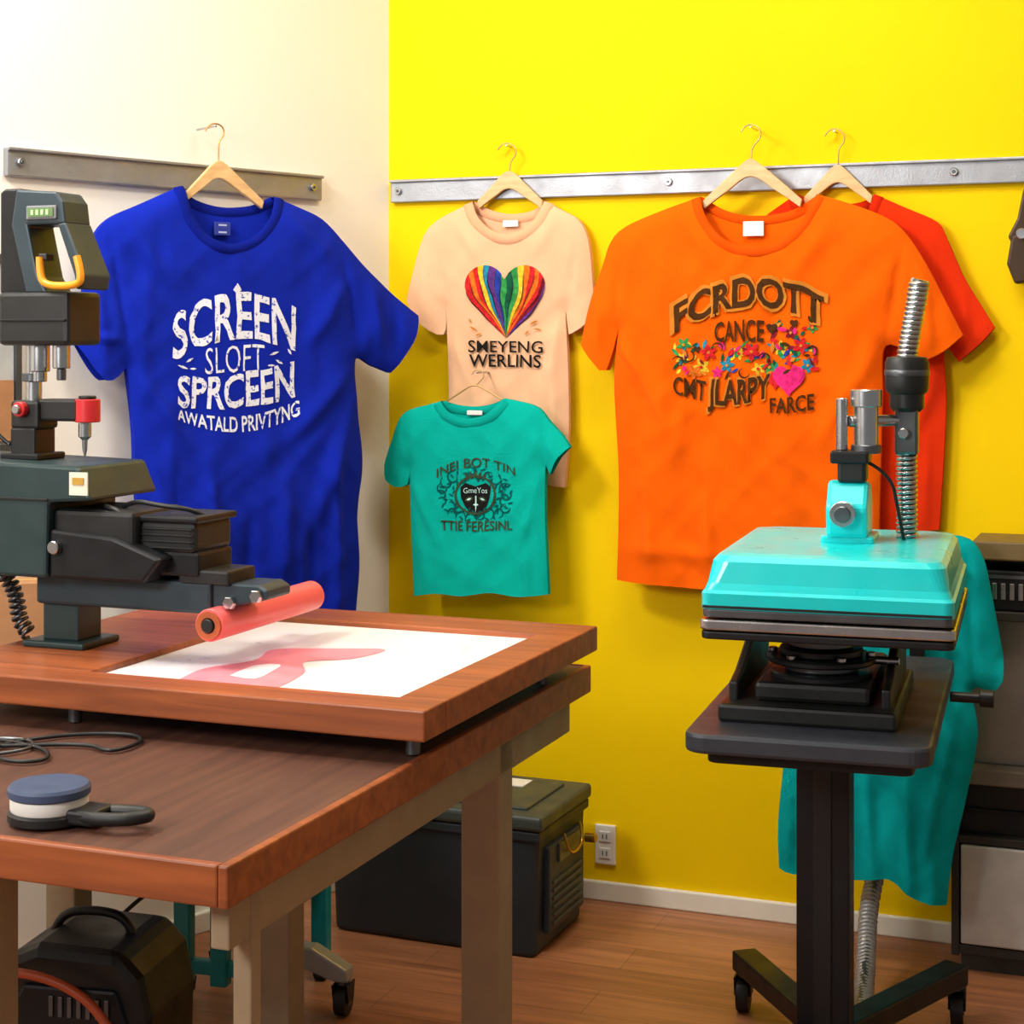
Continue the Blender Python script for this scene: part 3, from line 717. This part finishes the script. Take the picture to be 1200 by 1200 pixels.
tube('latch_bail', e, [Vector(q) for q in ((.012, .12, .25), (.022, .12, .21), (.022, .17, .195), (.022, .22, .21), (.012, .22, .25))], .003, mat('brass', (190, 150, 60), .3, .9))
rod('latch_knob', e, (.006, .275, .20), (.032, .275, .20), .011, MATS['brass'])
# ------------------------------------------------------------------ rolling stand (teal) under table
def caster(p, x, y, r=.032, m=M_black):
    rod('wheel', p, (x-.012, y, r), (x+.012, y, r), r, m, n=32)
    rod('hub', p, (x-.014, y, r), (x+.014, y, r), r*.4, M_steeld)
    prism('fork', p, [(y-.016, r), (y+.016, r), (y+.024, r*2+.006), (y-.024, r*2+.006)], x-.017, x-.013, M_black2, .001, axis='x')
    prism('fork', p, [(y-.016, r), (y+.016, r), (y+.024, r*2+.006), (y-.024, r*2+.006)], x+.013, x+.017, M_black2, .001, axis='x')
    rod('swivel', p, (x, y, r*2+.002), (x, y, r*2+.016), .014, M_steeld)
e = empty('rolling_stand', (-.53, 3.52, 0), -14)
for x, y in ((-.13, -.06), (-.05, -.06), (.10, -.06), (-.13, .12), (.10, .12)):
    box('post', e, x-.018, x+.018, y-.015, y+.015, .04, .62, M_teald, .003)
box('rail_low', e, -.14, .12, -.07, -.05, .06, .09, M_teald, .003); box('rail_mid', e, -.14, .12, -.07, -.05, .20, .225, M_teald, .003)
box('rail_side', e, .09, .11, -.07, .13, .20, .23, M_teald, .003); box('top', e, -.16, .14, -.09, .15, .60, .63, M_teald, .004)
box('cross_bar', e, -.14, .12, .11, .13, .20, .225, M_teald, .003)
prism('foot_arm', e, [(.10, .10), (.10, .135), (.15, .135), (.225, .095), (.225, .07), (.20, .07)], -.07, -.03, mat('grey_casting', (170, 172, 170), .35, .3), .005)
caster(e, .21, -.05, .03); caster(e, -.13, -.06, .02); caster(e, -.13, .12, .02); caster(e, .10, .12, .02)
# ------------------------------------------------------------------ compressor
e = empty('air_compressor', (-.735, 3.02, 0), -12)
prism('body', e, [(-.14, .02), (.14, .02), (.145, .20), (.13, .27), (.09, .31), (-.06, .315), (-.12, .29), (-.145, .22)], -.11, .11, M_black, .02)
prism('front_panel', e, [(-.11, .06), (.11, .06), (.112, .19), (.09, .25), (-.08, .25), (-.112, .19)], -.118, -.105, M_black2, .006)
for i in range(7): box('vent_%d' % i, e, -.03+i*.017, -.022+i*.017, -.122, -.115, .20, .235, M_steeld, .001)
tube('carry_handle', e, [Vector(q) for q in ((-.08, 0, .30), (-.07, 0, .335), (0, 0, .345), (.06, 0, .335), (.07, 0, .30))], .008, M_black)
rod('gauge', e, (-.06, -.115, .14), (-.06, -.13, .14), .028, M_white); rod('gauge_ring', e, (-.06, -.115, .14), (-.06, -.126, .14), .032, M_steeld)
for x in (-.11, .11):
    for y in (-.08, .08): cyl('foot', e, .018, 0, .024, M_black2, (x, y))
tube('air_hose', e, [Vector(q) for q in ((-.16, -.13, .26), (-.10, -.15, .285), (0, -.15, .275), (.08, -.15, .23), (.13, -.16, .14), (.14, -.17, .05), (.10, -.20, .012), (-.1, -.25, .012))], .008, mat('orange_hose', (185, 80, 42), .4))
tube('power_lead', e, [Vector(q) for q in ((.0, .10, .30), (.05, .2, .36), (.15, .3, .30), (.2, .45, .10), (.1, .5, .01))], .004, M_black)
# ------------------------------------------------------------------ cart (right)
CC = (.575, 3.06); RC = -17
e = empty('rolling_cart', (CC[0], CC[1], 0), RC)
M_cart = mat('cart_grey', (50, 54, 62), .42, .1)
prism('top', e, rrect(-.195, .195, -.40, .40, .035), .690, .722, M_cart, .006, axis='z')
prism('under_tray', e, rrect(-.165, .165, -.35, .35, .02), .665, .690, M_black2, .003, axis='z')
box('column', e, -.060, .034, -.04, .04, .07, .665, M_black2, .004)
box('column_slot', e, -.030, .002, -.044, -.038, .12, .60, M_black, .001)
box('column_collar', e, -.070, .044, -.052, .052, .60, .665, M_black2, .004)
def bar(name, p, a, b, w, z0, z1, m):
    a = Vector(a); b = Vector(b); d = (b-a).normalized(); n = Vector((-d.y, d.x))*w/2; pts = [a-n, b-n, b+n, a+n]
    return prism(name, p, [(q.x, q.y) for q in pts], z0, z1, m, .004, axis='z')
for i, (x, y) in enumerate(((-.215, .335), (.200, .385), (-.21, -.30), (.21, -.30))):
    bar('base_leg_%d' % i, e, (0, 0), (x, y), .052, .085, .125, M_black2)
    caster(e, x, y, .034)
rod('side_rod', e, (.19, .30, .665), (.250, .30, .665), .010, M_black); rod('side_knob', e, (.245, .30, .665), (.272, .30, .665), .017, M_black)
box('rear_bracket', e, .10, .13, .37, .53, .640, .665, M_black2, .003)
box('rear_post', e, .10, .13, .50, .53, .64, .90, M_black2, .003)
rod('garment_bar', e, (.02, .525, .895), (.19, .525, .895), .007, M_black2)
# ------------------------------------------------------------------ heat press
e = empty('heat_press', (CC[0], CC[1], .722), RC)
box('base_plate', e, -.155, .135, -.30, .10, 0, .030, M_black, .006)
box('base_riser', e, -.10, .09, -.26, .08, .030, .062, M_black, .008)
for s_ in (-1, 1):
    prism('side_cheek', e, [(-.26, .0), (.09, .0), (.09, .13), (.02, .14), (-.20, .07), (-.26, .06)], -.01+s_*.125-.008, -.01+s_*.125+.008, M_black, .004, axis='x')
mx, my = -.0, -.17
for i, (r, z0, z1, mm) in enumerate(((.085, .060, .072, M_black2), (.062, .072, .086, M_steeld), (.092, .086, .098, M_black2), (.070, .098, .112, M_black), (.055, .112, .150, M_steeld))):
    cyl('flange_%d' % i, e, r, z0, z1, mm, (mx, my), c=.003)
for a in range(0, 360, 60):
    cyl('flange_bolt', e, .008, .098, .106, M_steel, (mx+.082*math.cos(math.radians(a)), my+.082*math.sin(math.radians(a))))
rod('side_handle', e, (.08, my, .092), (.13, my, .092), .007, M_steel)
prism('lower_platen', e, rrect(-.170, .228, -.372, .125, .014), .148, .161, M_black2, .003, axis='z')
prism('platen_plate', e, rrect(-.172, .230, -.374, .127, .014), .163, .180, M_steel, .003, axis='z')
prism('heater_plate', e, rrect(-.168, .226, -.370, .123, .014), .183, .197, M_steeld, .003, axis='z')
lv = [(0, .197, .016), (0, .222, .016), (-.004, .227, .016), (-.008, .238, .02), (-.014, .272, .03), (-.022, .281, .03), (-.04, .284, .03)]
vs = []; fs = []; n = 28
for o_, z, r in lv:
    for q in rrect(-.170-o_, .228+o_, -.372-o_, .125+o_, r): vs.append((q[0], q[1], z))
for j in range(len(lv)-1):
    for i in range(n): fs.append((j*n+i, j*n+(i+1) % n, (j+1)*n+(i+1) % n, (j+1)*n+i))
fs.append(tuple((len(lv)-1)*n+i for i in range(n)))
mesh_obj('teal_shell', vs, fs, M_tealp, e)
box('shell_band', e, -.166, .224, -.3745, -.370, .199, .203, M_black, 0)
px_, py_ = .040, -.10
box('clamp_foot', e, px_-.045, px_+.045, py_-.045, py_+.06, .280, .296, M_tealp, .005)
prism('clamp_body', e, [(py_-.05, .292), (py_+.045, .292), (py_+.05, .35), (py_+.03, .385), (py_-.02, .39), (py_-.055, .345)], px_-.035, px_+.035, M_tealp, .008, axis='x')
rod('clamp_dial', e, (px_-.005, py_-.050, .335), (px_-.005, py_-.072, .335), .022, M_steel); rod('clamp_dial_cap', e, (px_-.005, py_-.072, .335), (px_-.005, py_-.077, .335), .014, M_steeld)
box('black_joint', e, px_-.018, px_+.03, py_-.03, py_+.03, .385, .425, M_black, .006)
box('joint_cap', e, px_-.03, px_+.035, py_-.035, py_+.035, .418, .440, M_black2, .004)
cyl('cylinder', e, .021, .435, .535, M_steel, (px_+.028, py_)); cyl('cylinder_cap', e, .027, .515, .545, M_steel, (px_+.028, py_)); cyl('cylinder_base', e, .026, .435, .45, M_steeld, (px_+.028, py_))
rod('side_pipe', e, (px_-.012, py_-.01, .53), (px_-.012, py_-.01, .44), .010, M_steel)
rod('cross_pin', e, (px_+.0, py_-.01, .49), (.135, -.023, .49), .010, M_steel)
kx_, ky_ = .132, -.03
box('column_block', e, kx_-.020, kx_+.020, ky_-.02, ky_+.02, .43, .515, M_steeld, .005)
rod('column_bolt', e, (kx_-.004, ky_-.02, .468), (kx_-.004, ky_-.032, .468), .009, M_steel)
lathe('black_knob', e, [(.024, .505), (.030, .512), (.030, .535), (.036, .54), (.038, .548), (.038, .590), (.034, .600), (.02, .602)], M_black, (kx_, ky_, 0))
lathe('knob_band', e, [(.0385, .568), (.0392, .57), (.0392, .576), (.0385, .578)], M_steeld, (kx_, ky_, 0))
cyl('column_core', e, .010, .283, .44, M_steeld, (kx_, ky_))
coil('column_spring', e, [(kx_, ky_, .285), (kx_, ky_, .36), (kx_, ky_, .435)], .016, .0035, M_steel, .0085)
cp = [(kx_, ky_, .60), (kx_+.006, ky_, .64), (kx_+.015, ky_, .69), (kx_+.022, ky_, .735)]
coil('flex_conduit', e, cp, .0145, .0045, M_steel, .0085); tube('flex_core', e, [Vector(q) for q in cp], .012, M_steeld)
tube('lead', e, [Vector(q) for q in ((px_+.03, py_, .42), (px_+.07, py_, .40), (px_+.08, py_+.02, .34), (px_+.09, py_+.03, .283))], .003, M_black)
# flexible conduit to floor
e = empty('flexible_conduit', (0, 0, 0), 0)
cp = [(.830, 3.73, .40), (.795, 3.70, .23), (.757, 3.62, .145), (.715, 3.46, .055), (.66, 3.26, .020), (.50, 3.06, .02)]
coil('spiral', e, cp, .016, .005, mat('conduit_grey', (176, 176, 178), .4, .5), .010); tube('core', e, [Vector(q) for q in cp], .012, M_steeld)
# draped aqua shirt
S = Shirt('aqua_tshirt', (.778, 3.60, 1.35), RC, 1030, .001777, -2.5e-7, .001805, -2.6e-7, None, None,
    [[(930, 650), (980, 636), (1060, 630), (1124, 628), (1148, 650), (1160, 700), (1173, 770)],
     [(1173, 770), (1172, 795), (1160, 810)],
     [(1160, 810), (1136, 806), (1143, 860), (1128, 940), (1114, 1000), (1107, 1057)],
     [(1107, 1057), (1080, 1050), (1062, 1040), (1040, 1022), (1000, 1024), (960, 1014), (930, 1020), (912, 1014)],
     [(912, 1014), (911, 960), (918, 880), (922, 780), (926, 700)],
     [(926, 700), (927, 690), (928, 670)],
     [(928, 670), (929, 660), (930, 650)]],
    F_aqua, F_aqua, T=.026, seed=21, amp=.006, vfold=1.6,
    folds=[(1130, 640, 1140, 800, 6, -.008), (1120, 820, 1080, 1000, 9, .012), (1060, 900, 1066, 1040, 8, .012), (1015, 900, 1022, 1020, 8, .011), (1090, 1000, 1098, 1055, 6, .008), (925, 900, 925, 1010, 7, .007), (1100, 700, 1110, 860, 8, .008)]).build()
# ------------------------------------------------------------------ right cabinet
e = empty('storage_cabinet', (.945, 3.672, 0), RY)
M_cg = mat('cabinet_grey', (130, 124, 112), .45, .3); M_frame = mat('cabinet_frame', (60, 58, 54), .45, .3)
box('plinth', e, .02, .70, .01, .145, 0, .04, M_frame, .001)
box('side_panel', e, 0, .016, 0, .150, .03, .415, M_frame, .002)
box('bottom_rail', e, .016, .70, 0, .15, .035, .055, M_frame, .002)
box('cabinet_back', e, .016, .70, .14, .15, .055, .90, M_cg, 0)
box('door_1', e, .020, .35, -.004, .012, .058, .27, mat('door_white', (205, 203, 198), .4), .004)
box('door_2', e, .355, .69, -.004, .012, .058, .27, MATS['door_white'], .004)
box('drawer_shelf', e, .016, .70, 0, .15, .273, .290, M_frame, .002)
box('dark_bay', e, .016, .70, .03, .145, .29, .40, M_black, .002)
box('bay_slat', e, .03, .70, .02, .03, .335, .345, M_black2, .001)
box('worktop', e, .005, .72, -.02, .15, .405, .440, M_cg, .004)
box('grey_door', e, .035, .70, .03, .14, .440, .755, mat('panel_grey', (142, 140, 136), .35, .5), .004)
box('mid_shelf', e, .045, .70, -.01, .15, .755, .775, M_frame, .002)
box('amplifier', e, .07, .60, .0, .14, .776, .862, M_black2, .004)
for i in range(14): box('amp_slat_%d' % i, e, .085+i*.018, .095+i*.018, -.004, .002, .80, .835, M_steel, .001)
box('amp_strip', e, .075, .59, -.003, .001, .845, .852, M_steeld, 0)
box('upper_post', e, .05, .066, .0, .14, .775, .90, M_frame, .002)
box('top_slab', e, .045, .72, -.02, .15, .885, .925, mat('olive_top', (110, 90, 52), .45), .004)
# ------------------------------------------------------------------ hanging clamp at right
sx = 1.538
e = empty('hanging_clamp', (CX+YD.x*sx, CY+YD.y*sx, .020), RY)
M_brz = mat('bronze_dark', (66, 48, 34), .4, .5)
rod('peg', e, (.02, 0, 1.665), (.02, -.05, 1.665), .005, M_steel)
prism('jaw', e, [(.0, 1.60), (.012, 1.66), (.03, 1.70), (.06, 1.69), (.05, 1.63), (.03, 1.57), (-.012, 1.545), (-.02, 1.56)], -.045, -.02, M_brz, .005)
prism('grip', e, [(-.012, 1.56), (.02, 1.575), (.04, 1.52), (.03, 1.46), (-.005, 1.455), (-.022, 1.50)], -.05, -.018, M_brz, .006)
rod('pivot', e, (.01, -.05, 1.565), (.01, -.058, 1.565), .012, M_steel)
# ------------------------------------------------------------------ lights
w = bpy.data.worlds.new('World'); scene.world = w; w.use_nodes = True
w.node_tree.nodes['Background'].inputs[0].default_value = (1, .965, .91, 1); w.node_tree.nodes['Background'].inputs[1].default_value = .25
def area(name, loc, tgt, sx, sy, en, col=(1, 1, 1)):
    L = bpy.data.lights.new(name, 'AREA'); L.shape = 'RECTANGLE'; L.size = sx; L.size_y = sy; L.energy = en; L.color = col
    o = bpy.data.objects.new(name, L); COL.objects.link(o); o.location = loc
    o.rotation_mode = 'QUATERNION'; o.rotation_quaternion = (Vector(tgt)-Vector(loc)).to_track_quat('-Z', 'Y'); return o
area('left_wall_wash', (.3, 2.75, 2.85), (.25, 3.0, 0), 1.0, .4, 25, (1, .95, .87))
area('left_wall_wash', (-1.5, 2.4, 2.8), (-.75, 3.8, 1.75), .5, .5, 52, (1, .97, .92))  # added lamp, not a room fixture: washes the left wall to near white
area('fold_key_light', (-1.9, .6, 2.0), (.3, 4, 1.1), .8, .6, 44, (1, .97, .93))  # added off-camera key raking the shirt folds; no window stands here
# ------------------------------------------------------------------ camera
cd = bpy.data.cameras.new('Camera'); cd.lens = 60; cd.sensor_width = 36; cd.shift_y = -200/1200; cd.clip_start = .05
cam = bpy.data.objects.new('Camera', cd); COL.objects.link(cam); cam.location = (0, 0, 1.35); cam.rotation_euler = (math.radians(90), 0, 0)
scene.camera = cam
